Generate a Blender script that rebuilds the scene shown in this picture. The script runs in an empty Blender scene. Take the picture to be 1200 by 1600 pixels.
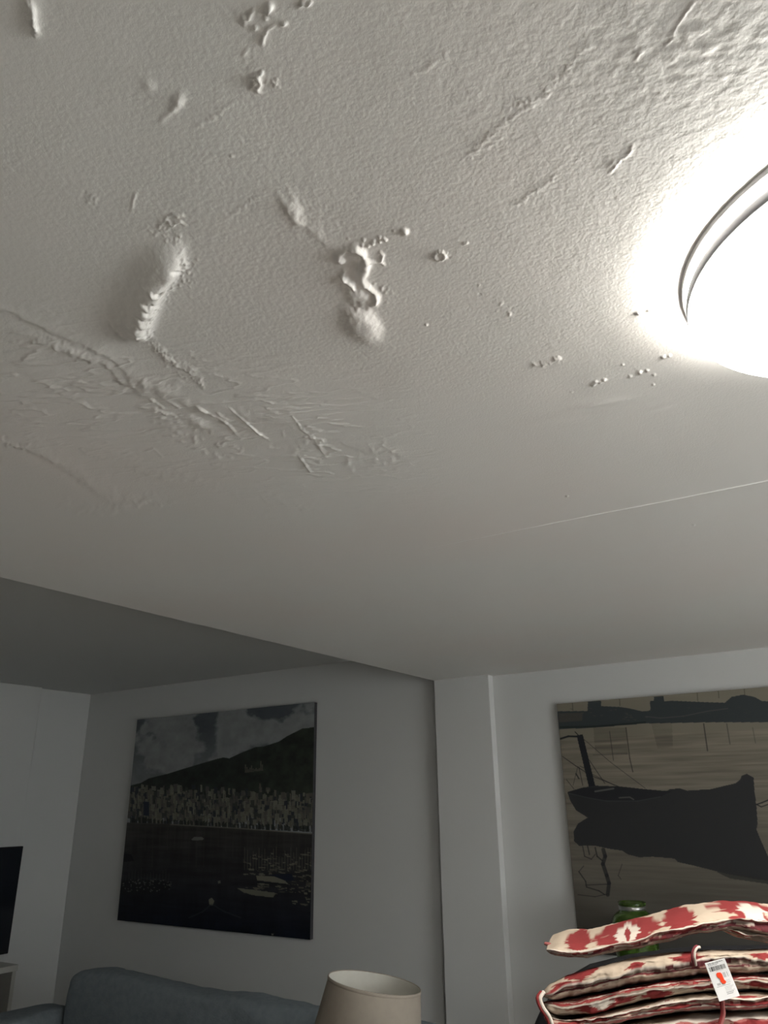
import bpy, bmesh, math, random
import numpy as np
from mathutils import Matrix, Vector

random.seed(5)
rng = np.random.default_rng(11)
SC = bpy.context.scene
COL = SC.collection
PI = math.pi

# ------------------------------------------------------------------ camera
FPX = 1187.93
YAW, PITCH, ROLL = 0.573303, 0.364699, -0.01369
CAMZ = 1.65
def cam_axes():
    fw = np.array([-math.sin(YAW)*math.cos(PITCH), math.cos(YAW)*math.cos(PITCH), math.sin(PITCH)])
    rt = np.array([math.cos(YAW), math.sin(YAW), 0.0])
    up = np.cross(rt, fw)
    c, s = math.cos(ROLL), math.sin(ROLL)
    return c*rt+s*up, -s*rt+c*up, fw
RT, UP, FW = cam_axes()
cd = bpy.data.cameras.new('camera')
cam = bpy.data.objects.new('camera', cd)
COL.objects.link(cam)
m = Matrix.Identity(4)
for i in range(3):
    m[i][0] = RT[i]; m[i][1] = UP[i]; m[i][2] = -FW[i]
m[2][3] = CAMZ
cam.matrix_world = m
cd.sensor_fit = 'VERTICAL'; cd.sensor_height = 36.0; cd.sensor_width = 27.0
cd.lens = 36.0*FPX/1600.0
cd.clip_start = 0.02
SC.camera = cam

# ------------------------------------------------------------------ light and exposure
SC.view_settings.view_transform = 'Standard'
SC.view_settings.look = 'None'
SC.view_settings.gamma = 1.0
SC.view_settings.use_curve_mapping = False
SC.view_settings.exposure = 0.0
LAMP_SIDE = 150.0       # glow of the fixture's side slit
LAMP_FACE = 33.0        # glow of its big diffuser
LAMP_COL = (1.0, 0.96, 0.89, 1)
w = bpy.data.worlds.new('world'); SC.world = w; w.use_nodes = True
w.node_tree.nodes['Background'].inputs[0].default_value = (0.92, 0.955, 0.95, 1)
w.node_tree.nodes['Background'].inputs[1].default_value = 10.4  # unseen sky, tuned as fill light through the added window

# ------------------------------------------------------------------ measuring helpers
def ray(x, y):
    a, b = (x-600)/FPX, -(y-800)/FPX
    return RT*a + UP*b + FW
def on_y(x, y, Y):      # point on the vertical plane at distance Y
    d = ray(x, y); p = d*(Y/d[1]); p[2] += CAMZ; return p
def on_x(x, y, X):
    d = ray(x, y); p = d*(X/d[0]); p[2] += CAMZ; return p
def on_z(x, y, Z):
    d = ray(x, y); p = d*((Z-CAMZ)/d[2]); p[2] += CAMZ; return p
def project(X, Y, Z):
    Z = Z-CAMZ
    a = X*RT[0]+Y*RT[1]+Z*RT[2]; b = X*UP[0]+Y*UP[1]+Z*UP[2]; c = X*FW[0]+Y*FW[1]+Z*FW[2]
    c = np.maximum(c, 1e-3)
    return 600+FPX*a/c, 800-FPX*b/c

# ------------------------------------------------------------------ room numbers
D = 4.20            # wall with the pictures
HC = CAMZ+0.695     # damaged ceiling
HU = CAMZ+0.895     # higher ceiling of the far bay
XS = -2.325         # edge between the two ceilings
XL, XR, YF = -5.73, 2.4, -2.4

# ------------------------------------------------------------------ noise in numpy
def vnoise(x, y, seed=0):
    r = np.random.default_rng(seed).random((256, 256))
    xi = np.floor(x).astype(int); yi = np.floor(y).astype(int)
    fx = x-xi; fy = y-yi
    fx = fx*fx*fx*(fx*(fx*6-15)+10); fy = fy*fy*fy*(fy*(fy*6-15)+10)
    a = r[yi % 256, xi % 256]; b = r[yi % 256, (xi+1) % 256]
    c = r[(yi+1) % 256, xi % 256]; d = r[(yi+1) % 256, (xi+1) % 256]
    return (a*(1-fx)+b*fx)*(1-fy)+(c*(1-fx)+d*fx)*fy
def fbm(x, y, seed=0, o=4):
    s = 0; a = 1; t = 0
    for i in range(o):
        s = s+a*vnoise(x*2**i+17.3*i, y*2**i+5.1*i, seed+i); t += a; a *= 0.5
    return s/t

# ------------------------------------------------------------------ materials
def mat(name, color=(.8, .8, .8), rough=.6, metal=0, bump=None, attr=None, tint=None, spec=.5, emit=None, trans=0, ior=1.45, bumpdist=.001, stretch=None):
    mt = bpy.data.materials.new(name); mt.use_nodes = True
    nt = mt.node_tree; N = nt.nodes; Lk = nt.links
    b = N['Principled BSDF']
    b.inputs['Base Color'].default_value = (*color, 1)
    b.inputs['Roughness'].default_value = rough
    b.inputs['Metallic'].default_value = metal
    b.inputs['Specular IOR Level'].default_value = spec
    b.inputs['IOR'].default_value = ior
    b.inputs['Transmission Weight'].default_value = trans
    tc = N.new('ShaderNodeTexCoord'); vec = tc.outputs['Object']
    if stretch:
        mp = N.new('ShaderNodeMapping'); mp.inputs['Scale'].default_value = stretch
        Lk.new(vec, mp.inputs['Vector']); vec = mp.outputs['Vector']
    csock = None
    if attr:
        a = N.new('ShaderNodeAttribute'); a.attribute_name = attr; csock = a.outputs['Color']
    if tint:                                   # (scale, second colour, strength)
        n = N.new('ShaderNodeTexNoise'); n.inputs['Scale'].default_value = tint[0]; n.inputs['Detail'].default_value = 5
        Lk.new(vec, n.inputs['Vector'])
        r = N.new('ShaderNodeMapRange'); r.inputs[1].default_value = .4; r.inputs[2].default_value = .7; r.inputs[4].default_value = tint[2]
        Lk.new(n.outputs['Fac'], r.inputs[0])
        mx = N.new('ShaderNodeMix'); mx.data_type = 'RGBA'
        Lk.new(r.outputs[0], mx.inputs['Factor'])
        if csock: Lk.new(csock, mx.inputs['A'])
        else: mx.inputs['A'].default_value = (*color, 1)
        mx.inputs['B'].default_value = (*tint[1], 1)
        csock = mx.outputs['Result']
    if csock: Lk.new(csock, b.inputs['Base Color'])
    if bump:                                   # list of (scale, strength, detail)
        prev = None
        for sc, st, de in bump:
            n = N.new('ShaderNodeTexNoise'); n.inputs['Scale'].default_value = sc; n.inputs['Detail'].default_value = de
            Lk.new(vec, n.inputs['Vector'])
            bp = N.new('ShaderNodeBump'); bp.inputs['Strength'].default_value = st; bp.inputs['Distance'].default_value = bumpdist
            Lk.new(n.outputs['Fac'], bp.inputs['Height'])
            if prev: Lk.new(prev, bp.inputs['Normal'])
            prev = bp.outputs['Normal']
        Lk.new(prev, b.inputs['Normal'])
    if emit:
        b.inputs['Emission Color'].default_value = emit[0]; b.inputs['Emission Strength'].default_value = emit[1]
    return mt

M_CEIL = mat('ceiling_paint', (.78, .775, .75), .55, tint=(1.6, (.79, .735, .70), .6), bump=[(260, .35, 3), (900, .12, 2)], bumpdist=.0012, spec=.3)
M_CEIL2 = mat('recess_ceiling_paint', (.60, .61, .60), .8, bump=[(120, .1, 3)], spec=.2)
M_WALL = mat('wall_paint', (.64, .64, .63), .75, tint=(.9, (.61, .625, .625), .6), bump=[(90, .12, 3)], spec=.25)
M_JOINTLIT = mat('highlight_white', (.93, .93, .92), .5, tint=(14, (.85, .85, .84), .6))  # painted brightness for the lit joint ridge
M_FLOOR = mat('floor_wood', (.50, .46, .42), .45, tint=(6, (.42, .38, .34), .8), stretch=(1, 12, 1), bump=[(20, .1, 3)])
M_CHROME = mat('satin_chrome', (.62, .64, .66), .22, 1.0, tint=(9, (.55, .57, .60), .3))
M_SIDE = mat('lamp_side', (.9, .9, .9), .4, emit=(LAMP_COL, LAMP_SIDE), tint=(3, (.85, .85, .85), .3))
# the bulb sits off-centre in the drum, so one side of the slit glows more
_n = M_SIDE.node_tree.nodes; _l = M_SIDE.node_tree.links
_tc = _n.new('ShaderNodeTexCoord'); _dp = _n.new('ShaderNodeVectorMath'); _dp.operation = 'DOT_PRODUCT'
_dp.inputs[1].default_value = (-.42, -.91, 0); _l.new(_tc.outputs['Object'], _dp.inputs[0])
_mr = _n.new('ShaderNodeMapRange'); _mr.inputs[1].default_value = -.08; _mr.inputs[2].default_value = .20
_mr.inputs[3].default_value = LAMP_SIDE*.10; _mr.inputs[4].default_value = LAMP_SIDE; _l.new(_dp.outputs['Value'], _mr.inputs[0])
_l.new(_mr.outputs[0], _n['Principled BSDF'].inputs['Emission Strength'])
M_BASE = mat('white_base', (.78, .78, .78), .4, .1, tint=(9, (.74, .74, .74), .3))
M_RIM = mat('satin_rim', (.42, .43, .445), .35, .4, tint=(9, (.38, .39, .405), .3))
M_FACE = mat('lamp_diffuser', (.9, .9, .9), .35, emit=(LAMP_COL, LAMP_FACE), tint=(3, (.85, .85, .85), .3))
M_PRINT = mat('printed_canvas', rough=.5, attr='col', bump=[(1400, .15, 1)], spec=.35, bumpdist=.0004)
M_EDGE = mat('canvas_edge', (.05, .05, .055), .6, bump=[(900, .2, 1)], tint=(20, (.035, .035, .04), .6))
M_EDGE2 = mat('canvas_edge_brown', (.16, .13, .10), .6, bump=[(900, .2, 1)], tint=(20, (.10, .08, .06), .6))
M_SOFA = mat('sofa_fabric', (.26, .30, .33), .95, bump=[(90, .9, 4), (420, .5, 2)], tint=(30, (.21, .245, .275), .7), spec=.1, bumpdist=.004)
M_SHADE = mat('shade_fabric', (.37, .325, .275), .9, bump=[(500, .2, 2)], tint=(40, (.33, .29, .25), .5), spec=.1, trans=0)
M_SHADEIN = mat('shade_lining', (.62, .60, .54), .8, bump=[(300, .1, 2)], tint=(40, (.58, .56, .50), .5), spec=.1)
M_BLACK = mat('black_plastic', (.008, .009, .012), .25, tint=(30, (.012, .013, .016), .5))
M_SCREEN = mat('tv_screen', (.006, .009, .014), .12, tint=(3, (.008, .012, .02), .5))
M_WHITEW = mat('white_lacquer', (.50, .50, .47), .45, tint=(12, (.46, .46, .43), .5), bump=[(60, .05, 2)])
M_DARKW = mat('dark_wood', (.05, .035, .025), .5, tint=(8, (.03, .02, .015), .8), stretch=(1, 1, 10), bump=[(40, .15, 3)])
M_BLKFAB = mat('black_fabric', (.012, .012, .014), .85, bump=[(700, .5, 2)], tint=(60, (.02, .02, .022), .5), spec=.2)
M_FAB = mat('ikat_fabric', rough=.9, attr='col', bump=[(1600, .35, 2), (120, .25, 2)], spec=.15, bumpdist=.0012)
M_GLASS = mat('green_glass', (.16, .30, .05), .06, trans=.75, ior=1.5, tint=(8, (.07, .17, .02), .6))
M_METAL = mat('dull_metal', (.5, .5, .5), .3, 1.0, tint=(20, (.4, .4, .4), .5))
M_TAG = mat('tag_card', rough=.55, attr='col', spec=.3)
M_STICK = mat('orange_sticker', (.9, .07, .02), .5, tint=(200, (.8, .05, .02), .4))
M_INK = mat('sticker_ink', (.12, .01, .01), .6, tint=(200, (.10, .01, .01), .4))

# ------------------------------------------------------------------ object helpers
def link(name, me, material=None, parent=None, smooth=False):
    o = bpy.data.objects.new(name, me); COL.objects.link(o)
    if material: me.materials.append(material)
    if parent is not None: o.parent = parent
    if smooth:
        me.polygons.foreach_set('use_smooth', np.ones(len(me.polygons), dtype=bool))
    me.update()
    return o
def tag(o, label=None, cat=None, group=None, kind=None):
    if label: o['label'] = label
    if cat: o['category'] = cat
    if group: o['group'] = group
    if kind: o['kind'] = kind
    return o
def empty(name, loc=(0, 0, 0), rz=0):
    o = bpy.data.objects.new(name, None); COL.objects.link(o)
    o.location = loc; o.rotation_euler = (0, 0, rz); o.empty_display_size = .1
    return o
def grid_mesh(name, P, col=None, closed_u=False, closed_v=False):
    """P: (nv, nu, 3)"""
    nv, nu = P.shape[:2]
    idx = np.arange(nv*nu).reshape(nv, nu)
    if closed_u: idx = np.concatenate([idx, idx[:, :1]], 1)
    if closed_v: idx = np.concatenate([idx, idx[:1]], 0)
    q = np.stack([idx[:-1, :-1], idx[:-1, 1:], idx[1:, 1:], idx[1:, :-1]], -1).reshape(-1, 4)
    me = bpy.data.meshes.new(name)
    me.vertices.add(nv*nu); me.vertices.foreach_set('co', P.reshape(-1).astype(np.float32))
    me.loops.add(q.size); me.loops.foreach_set('vertex_index', q.reshape(-1).astype(np.int32))
    me.polygons.add(len(q))
    me.polygons.foreach_set('loop_start', (np.arange(len(q))*4).astype(np.int32))
    me.update(calc_edges=True); me.validate()
    if col is not None:
        a = me.color_attributes.new('col', 'FLOAT_COLOR', 'POINT')
        c = np.ones((nv*nu, 4), np.float32); c[:, :3] = col.reshape(-1, 3)
        a.data.foreach_set('color', c.reshape(-1))
    return me
def box(bm, x0, x1, y0, y1, z0, z1, bev=0):
    g = bmesh.ops.create_cube(bm, size=1)['verts']
    for v in g:
        v.co = ((x0+x1)/2+v.co.x*(x1-x0), (y0+y1)/2+v.co.y*(y1-y0), (z0+z1)/2+v.co.z*(z1-z0))
    if bev:
        es = list({e for v in g for e in v.link_edges})
        bmesh.ops.bevel(bm, geom=es, offset=bev, segments=3, profile=.6, affect='EDGES')
def boxobj(name, x0, x1, y0, y1, z0, z1, material, parent=None, bev=0):
    bm = bmesh.new(); box(bm, x0, x1, y0, y1, z0, z1, bev)
    me = bpy.data.meshes.new(name); bm.to_mesh(me); bm.free()
    return link(name, me, material, parent)
def lathe(name, prof, material, parent=None, seg=96, loc=(0, 0, 0), a0=0, a1=2*PI):
    full = abs(a1-a0-2*PI) < 1e-6
    a = np.linspace(a0, a1, seg, endpoint=not full)
    P = np.zeros((len(prof), seg, 3))
    for i, (r, z) in enumerate(prof):
        P[i, :, 0] = np.cos(a)*r+loc[0]; P[i, :, 1] = np.sin(a)*r+loc[1]; P[i, :, 2] = z+loc[2]
    return link(name, grid_mesh(name, P, closed_u=full), material, parent, smooth=True)
def tube(name, pts, r, material, parent=None, seg=10, sub=6, col=None, taper=None):
    pts = [Vector(p) for p in pts]
    if sub > 1 and len(pts) > 2:
        out = []
        for i in range(len(pts)-1):
            p0 = pts[max(i-1, 0)]; p1 = pts[i]; p2 = pts[i+1]; p3 = pts[min(i+2, len(pts)-1)]
            for k in range(sub):
                t = k/sub
                out.append(.5*((2*p1)+(p2-p0)*t+(2*p0-5*p1+4*p2-p3)*t*t+(3*p1-p0-3*p2+p3)*t**3))
        out.append(pts[-1]); pts = out
    n = len(pts); P = np.zeros((n+2, seg, 3))
    ref = Vector((0.13, 0.21, 0.97))
    for i, p in enumerate(pts):
        t = (pts[min(i+1, n-1)]-pts[max(i-1, 0)]).normalized()
        a = t.cross(ref).normalized(); b = t.cross(a)
        rr = r if taper is None else r*taper(i/(n-1))
        for k in range(seg):
            th = 2*PI*k/seg; P[i+1, k] = p+(a*math.cos(th)+b*math.sin(th))*rr
    P[0, :] = pts[0]; P[-1, :] = pts[-1]
    c = None if col is None else np.broadcast_to(np.array(col), P.shape)
    return link(name, grid_mesh(name, P, c, closed_u=True), material, parent, smooth=True)

# ------------------------------------------------------------------ room shell
T = .12
def wallbox(name, *a, material=M_WALL):
    return tag(boxobj(name, *a, material), kind='structure')
wallbox('floor', XL-T, XR+T, YF-T, D+T, -T, 0, material=M_FLOOR)
wallbox('wall_back', XL-T, XR+T, D, D+T, 0, HU+.1)
wallbox('wall_left', XL-T, XL, YF-T, D, 0, HU+.1)
wallbox('wall_front', XL, XR+T, YF-T, YF, 0, HU+.1)
# right wall with an unseen window opening, added to let in fill light
WY0, WY1, WZ0, WZ1 = .9, 2.9, .9, 2.05
bm = bmesh.new()
box(bm, XR, XR+T, YF, WY0, 0, HU+.1); box(bm, XR, XR+T, WY1, D, 0, HU+.1)
box(bm, XR, XR+T, WY0, WY1, 0, WZ0); box(bm, XR, XR+T, WY0, WY1, WZ1, HU+.1)
me = bpy.data.meshes.new('wall_right'); bm.to_mesh(me); bm.free()
tag(link('wall_right', me, M_WALL), kind='structure')
bm = bmesh.new()  # frame of that added, unseen window
for a in ((WY0, WY0+.05, WZ0, WZ1), (WY1-.05, WY1, WZ0, WZ1), (WY0, WY1, WZ0, WZ0+.05), (WY0, WY1, WZ1-.05, WZ1), ((WY0+WY1)/2-.03, (WY0+WY1)/2+.03, WZ0, WZ1)):
    box(bm, XR+.03, XR+.09, *a)
me = bpy.data.meshes.new('added_window_1'); bm.to_mesh(me); bm.free()
tag(link('added_window_1', me, M_WHITEW), kind='structure')
# higher ceiling of the far bay, and the upright face of the step
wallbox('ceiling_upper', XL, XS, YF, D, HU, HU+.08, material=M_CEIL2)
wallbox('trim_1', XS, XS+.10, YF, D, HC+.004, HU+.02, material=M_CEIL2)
# pilaster between the two pictures
PXR = on_y(763, 1300, D-.06)[0]
pa = on_y(678, 1063, D-.06)[0]; PXR = on_y(763, 1058, D-.06)[0]
o = boxobj('trim_2', pa, PXR, D-.06, D, 0, HC+.003, M_WALL, bev=.004); tag(o, kind='structure')
# shallow pier on the left wall beside the corner
py = on_x(40, 1250, XL+.05)[1]
o = boxobj('trim_3', XL, XL+.06, py-2.2, py, 0, HU, M_WALL, bev=.006); tag(o, kind='structure')

# ------------------------------------------------------------------ damaged ceiling
def axis(segs):
    out = []
    for a, b, st in segs:
        n = max(2, int(round((b-a)/st))); out.append(np.linspace(a, b, n, endpoint=False))
    out.append(np.array([segs[-1][1]])); return np.concatenate(out)
gx = axis([(XS, -1.5, .006), (-1.5, -.95, .003), (-.95, .06, .0017), (.06, .45, .004), (.45, XR, .03)])
gy = axis([(YF, .12, .05), (.12, .22, .004), (.22, 1.05, .0017), (1.05, 1.5, .0028), (1.5, 1.845, .0035), (1.845, 1.885, .0011), (1.885, 2.4, .006), (2.4, D, .012)])
GX, GY = np.meshgrid(gx, gy)
PX, PY = project(GX, GY, np.full_like(GX, HC))
H = np.zeros_like(GX)              # metres hanging down from the ceiling plane
def sel(x0, y0, x1, y1):
    return np.nonzero((PX > x0) & (PX < x1) & (PY > y0) & (PY < y1) & (GY > .1))
def ridge(pts, wd, h, wr=None, jag=0):
    """raised line; wr: width on its other side when lopsided"""
    pts = np.array(pts, float); m_ = 3*max(wd, wr or 0)+4
    s = sel(pts[:, 0].min()-m_, pts[:, 1].min()-m_, pts[:, 0].max()+m_, pts[:, 1].max()+m_)
    if len(s[0]) == 0: return
    x = PX[s]; y = PY[s]
    if jag:
        js = max(5., 1.6*max(wd, wr or 0))
        x = x+(fbm(x/js, y/js, 71, 3)-.5)*jag*1.6; y = y+(fbm(x/js, y/js, 72, 3)-.5)*jag*1.6
    best = np.full(x.shape, 1e9); side = np.ones(x.shape); run = np.zeros(x.shape)
    ln = np.hypot(*(pts[1:]-pts[:-1]).T); cum = np.concatenate([[0], np.cumsum(ln)]); jj = 0
    for a, b in zip(pts[:-1], pts[1:]):
        d = b-a; L2 = d@d
        t = np.clip(((x-a[0])*d[0]+(y-a[1])*d[1])/L2, 0, 1)
        dx = x-a[0]-t*d[0]; dy = y-a[1]-t*d[1]; dd = np.hypot(dx, dy)
        k = dd < best
        best[k] = dd[k]; run[k] = (cum[jj]+t*ln[jj])[k]; jj += 1
        side[k] = np.clip((d[0]*dy-d[1]*dx)/(math.sqrt(L2)*np.maximum(dd, .6)), -1, 1)[k]
    w2 = wr if wr else wd; f_ = side*.5+.5
    big = max(wd, w2)
    vary = .55+.9*vnoise(run/max(7, big*.9)+pts[0, 0], run*0+pts[0, 1], 74)
    W = (wd*f_+w2*(1-f_))*(.75+.5*vnoise(run/max(5, big*1.5)+pts[0, 1], run*0+3.3, 75))
    q = run/cum[-1]; e_ = min(.3, 2.2*min(wd, w2)/cum[-1]+.12)
    taper = .12+.88*np.clip(np.minimum(q, 1-q)/e_, 0, 1)**.7
    H[s] += h*vary*taper*np.exp(-(best/W)**2)
def blob(cx, cy, rx, ry, ang, h, p=2., sharp=None, nz=0):
    R_ = 2.2*max(rx, ry)+3; s = sel(cx-R_, cy-R_, cx+R_, cy+R_)
    if len(s[0]) == 0: return
    x = PX[s]-cx; y = PY[s]-cy; c, sn = math.cos(ang), math.sin(ang)
    u = (x*c+y*sn)/rx; v = (-x*sn+y*c)/ry
    if sharp: u = np.where(u < 0, u*sharp, u)
    r = np.sqrt(u*u+v*v)
    if nz: r = r+(vnoise(PX[s]/6, PY[s]/6, 33)-.5)*nz
    H[s] += h*np.exp(-np.maximum(r, 0)**p)
MM = .001
# plaster finish: long waves, trowel sweeps, orange peel
H += (fbm(GX*3.1+9, GY*3.1+4, 3, 4)-.5)*3*MM
sweep = fbm(GX*6+GY*2.0, GY*24-GX*9, 21, 4)
swm = np.exp(-((PY-630+(PX-250)*-.22)/95)**2)*np.clip((720-PX)/250, 0, 1)*(PX > -400)
H += (sweep-.5)*3.2*MM*swm
cr = 1-np.abs(fbm(GX*11+3, GY*30-GX*12, 41, 4)*2-1)
H += np.clip(cr-.86, 0, 1)*13*MM*swm
peelmask = np.clip(1.1-np.clip((PY-520)/220, 0, 1)+.0, .1, 1)*(0.35+.65*fbm(GX*5, GY*5, 61, 3))
patch = np.exp(-(((PX-400)/190)**2+((PY-430)/165)**2)**1.5)
peel = vnoise(GX*210, GY*210, 81)*.6+vnoise(GX*430+7, GY*430, 82)*.4
H += (peel-.5)*(.55*peelmask+.5*patch)*MM
str_ = fbm(GX*40+GY*55, GY*120-GX*70, 91, 3)
H += (str_-.5)*.7*MM*np.clip((560-PY)/400, 0, 1)*np.clip((PX-200)/800, .25, 1)
tr = np.exp(-(((PX-1060)/150)**2+((PY-70)/90)**2))
H += (fbm(GX*75+GY*40, GY*90-GX*50, 95, 3)-.5)*1.8*MM*tr

# long blister on the left, its ribs and cracked lip
q_ = sel(90, 340, 340, 560); bx, by = PX[q_], PY[q_]
wob = (fbm(bx/14, by/14, 51, 3)-.5)
xc = np.interp(by, [350, 372, 400, 420, 440, 460, 485, 510, 530, 550], [262, 263, 262, 256, 241, 229, 219, 210, 206, 203])+wob*7
win = np.clip((by-362)/60, 0, 1)*np.clip((542-by)/40, 0, 1); win = win*win*(3-2*win)
dd_ = bx-xc
left = np.exp(-(dd_/np.interp(by, [360, 440, 530], [30, 44, 30]))**2); right = np.exp(-np.abs((dd_+wob*10)/24)**3.0)
H[q_] += 17*MM*win*np.where(dd_ < 0, left, right)
ribw = np.clip((by-448)/12, 0, 1)*np.clip((532-by)/14, 0, 1)*np.exp(-((dd_-8)/15)**4)
ph = (by-.32*(bx-xc)+(fbm(bx/9, by/9, 52, 2)-.5)*9)
H[q_] += 4.6*MM*ribw*np.abs(np.sin(ph*PI/13.5))**.8
blob(268, 424, 16, 12, .6, 2.5*MM)
ridge([(234, 441), (240, 449), (250, 451), (262, 446)], 3, 4*MM, 2)
ridge([(243, 446), (250, 449), (259, 447)], 1.3, -6*MM)
ridge([(268, 411), (277, 418), (285, 424)], 1.6, -4*MM)
blob(221, 523, 12, 8, .9, 3*MM, nz=.8)
blob(190, 520, 16, 5, .7, 2*MM)
def crumbs(pts, n, spread, r, h, seed):
    g = np.random.default_rng(seed); pts = np.array(pts, float)
    seg = g.integers(0, len(pts)-1, n); t = g.random(n)
    for k in range(n):
        p = pts[seg[k]]*(1-t[k])+pts[seg[k]+1]*t[k]+g.normal(0, spread, 2)
        blob(p[0], p[1], r*g.uniform(.6, 1.4), r*g.uniform(.5, 1.1), g.uniform(0, 3), h*g.uniform(.4, 1.3)*MM*(1 if g.random() < .8 else -.6))
crumbs([(288, 400), (292, 425), (272, 447), (256, 462), (244, 485), (234, 512), (232, 528)], 110, 4, 2.0, 1.5, 1)
crumbs([(285, 395), (300, 420), (290, 445)], 40, 7, 1.8, 1.2, 2)
ridge([(232, 528), (250, 553), (275, 570), (300, 583), (318, 603)], 3, 1.6*MM, 6, jag=8)
crumbs([(232, 528), (255, 555), (280, 572), (318, 603)], 60, 5, 2.0, 1.1, 3)
ridge([(246, 349), (258, 343), (264, 337), (288, 336)], 2, 2.6*MM, jag=5)
ridge([(258, 343), (270, 352), (282, 345), (292, 354)], 2, 2.6*MM, jag=5)
crumbs([(228, 365), (245, 352), (275, 372)], 40, 5, 2, 1.2, 4)
# torn curl of paint in the middle
blob(553, 398, 24, 12, .1, 3.5*MM)
ridge([(535, 412), (528, 402), (532, 393), (541, 387), (556, 386), (566, 392), (569, 400), (576, 410)], 3.6, 6*MM, 5)
ridge([(529, 402), (540, 408)], 3, 3*MM)
blob(567, 420, 9, 17, .25, 8*MM, p=4, sharp=1.3)
blob(572, 411, 9, 6, .6, 3*MM, p=3)
ridge([(538, 420), (535, 431), (541, 438), (551, 444), (556, 452)], 3.0, 9*MM, 4)
blob(548, 423, 5, 10, .3, -4*MM)
ridge([(561, 441), (573, 446), (583, 455), (588, 464), (586, 469), (578, 476)], 3.2, 7*MM, 5)
blob(560, 462, 22, 13, .5, 6*MM, p=3, nz=.4)
blob(582, 461, 4, 6, 0, -3.5*MM)
blob(566, 506, 30, 21, .75, 8.5*MM, p=3.6, nz=.06)
blob(548, 486, 18, 8, .5, 2*MM, nz=.5)
ridge([(572, 404), (580, 407), (590, 407), (598, 410), (601, 415)], 2.0, 4*MM)
ridge([(590, 397), (594, 393), (598, 398), (596, 405), (590, 406)], 1.8, 3.5*MM)
for x, y, r, h in [(568, 374, 3, 3), (566, 381, 3, 3), (575, 383, 3, 3), (582, 380, 3, 3.4), (584, 376, 2.5, 3), (593, 377, 2.6, 3), (593, 370, 2.5, 3), (602, 374, 2.8, 3), (599, 371, 2, 2), (615, 360, 2, 1.6), (632, 361, 5.5, 5), (666, 507, 2, 2.5), (725, 380, 2.2, 2.5), (729, 379, 2, 2.5), (544, 373, 2, 1.5), (596, 450, 2.6, 1.4)]:
    blob(x, y, r, r*.85, .5, h*MM, p=3)
blob(630, 362, 2.4, 2.4, 0, -2.5*MM)
for k in range(11):
    a = k*2*PI/11
    blob(687+8*math.cos(a), 399+6.5*math.sin(a), 2.3, 2.1, a, 3.3*MM, p=3)
crumbs([(695, 396), (702, 399)], 7, 2, 1.6, 2.2, 6)
crumbs([(740, 445), (770, 470), (800, 490)], 9, 5, 1.6, 1.3, 7)
crumbs([(560, 440), (600, 450), (612, 470)], 18, 6, 2, 1, 8)
blob(458, 328, 11, 24, -.35, 2.6*MM, nz=.5)
ridge([(422, 297), (440, 310), (462, 345), (490, 362), (525, 392)], 5, 1.3*MM, 9, jag=6)
# flakes towards the upper edge of the view
ridge([(379, 36), (381, 28), (390, 22), (399, 14)], 2.6, 4.5*MM, jag=5)
ridge([(381, 40), (384, 31), (393, 25)], 2, 3*MM, jag=4)
blob(419, 11, 7, 5, -.7, 5*MM, p=3, nz=.6); ridge([(412, 22), (420, 15), (428, 8)], 2, 3.5*MM)
ridge([(466, 11), (472, 5), (480, 7), (487, 0)], 2.2, 4*MM); ridge([(468, 4), (478, -3)], 2.2, 3*MM)
ridge([(409, 69), (411, 60), (413, 55), (406, 52)], 2.2, 3.6*MM); ridge([(411, 55), (420, 44), (430, 36)], 1.8, 2.4*MM, jag=3)
for x, y in [(399, 43), (441, 37), (445, 36), (415, 28)]: blob(x, y, 3, 3, 0, 3.4*MM, p=3)
ridge([(378, 87), (388, 76)], 2, 1.8*MM)
ridge([(391, 121), (399, 117), (408, 114), (404, 122), (407, 131), (402, 136), (404, 143)], 2.5, 5*MM, jag=3)
blob(398, 129, 7, 10, 0, 3*MM, p=3, nz=.7); crumbs([(395, 128), (402, 145)], 14, 3, 1.6, 1.8, 9)
crumbs([(418, 125), (435, 135)], 14, 3.5, 1.8, 2, 10)
for q in (0, 7):
    ridge([(41+q, -2), (46+q*.6, 8), (51+q*.6, 14), (49+q*.5, 22), (54, 28), (51+q*.4, 36), (57, 43), (52+q, 51), (58+q*.5, 55)], 2.0, 3.4*MM, jag=3)
blob(48, 22, 12, 32, -.2, 2.2*MM)
blob(232, 133, 12, 9, .8, 1.6*MM); blob(278, 155, 9, 7, -.7, 3*MM, nz=.4); ridge([(250, 190), (268, 172), (285, 158)], 5, 1.6*MM)
blob(362, 243, 2.5, 1.6, 0, 2.4*MM); crumbs([(120, 310), (150, 305), (140, 320)], 16, 6, 2.6, 1.3, 12)
ridge([(206, 330), (208, 312), (213, 300)], 2, 1.3*MM)
# trowel ridges and scratches below the blisters
ridge([(-40, 478), (30, 492), (85, 515), (150, 545), (195, 572), (240, 606), (300, 632), (400, 655), (470, 662)], 5, 1.7*MM, 14, jag=12)
ridge([(20, 515), (90, 545), (150, 560), (200, 600), (235, 618), (262, 622)], 4, 2.0*MM, 10, jag=9)
ridge([(205, 585), (235, 605), (262, 608), (285, 590)], 8, 2.2*MM, jag=10)
crumbs([(25, 520), (60, 528), (95, 545), (135, 552)], 34, 7, 3.2, 1.3, 13)
ridge([(303, 630), (316, 640), (332, 648), (350, 657), (363, 670), (373, 681)], 1.5, 3.0*MM)
ridge([(338, 642), (346, 650), (356, 657)], 1.3, 2.2*MM)
ridge([(358, 636), (380, 655), (403, 676), (421, 688)], 1.4, 2.4*MM)
ridge([(466, 711), (474, 721), (487, 740)], 1.3, 2.4*MM)
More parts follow.
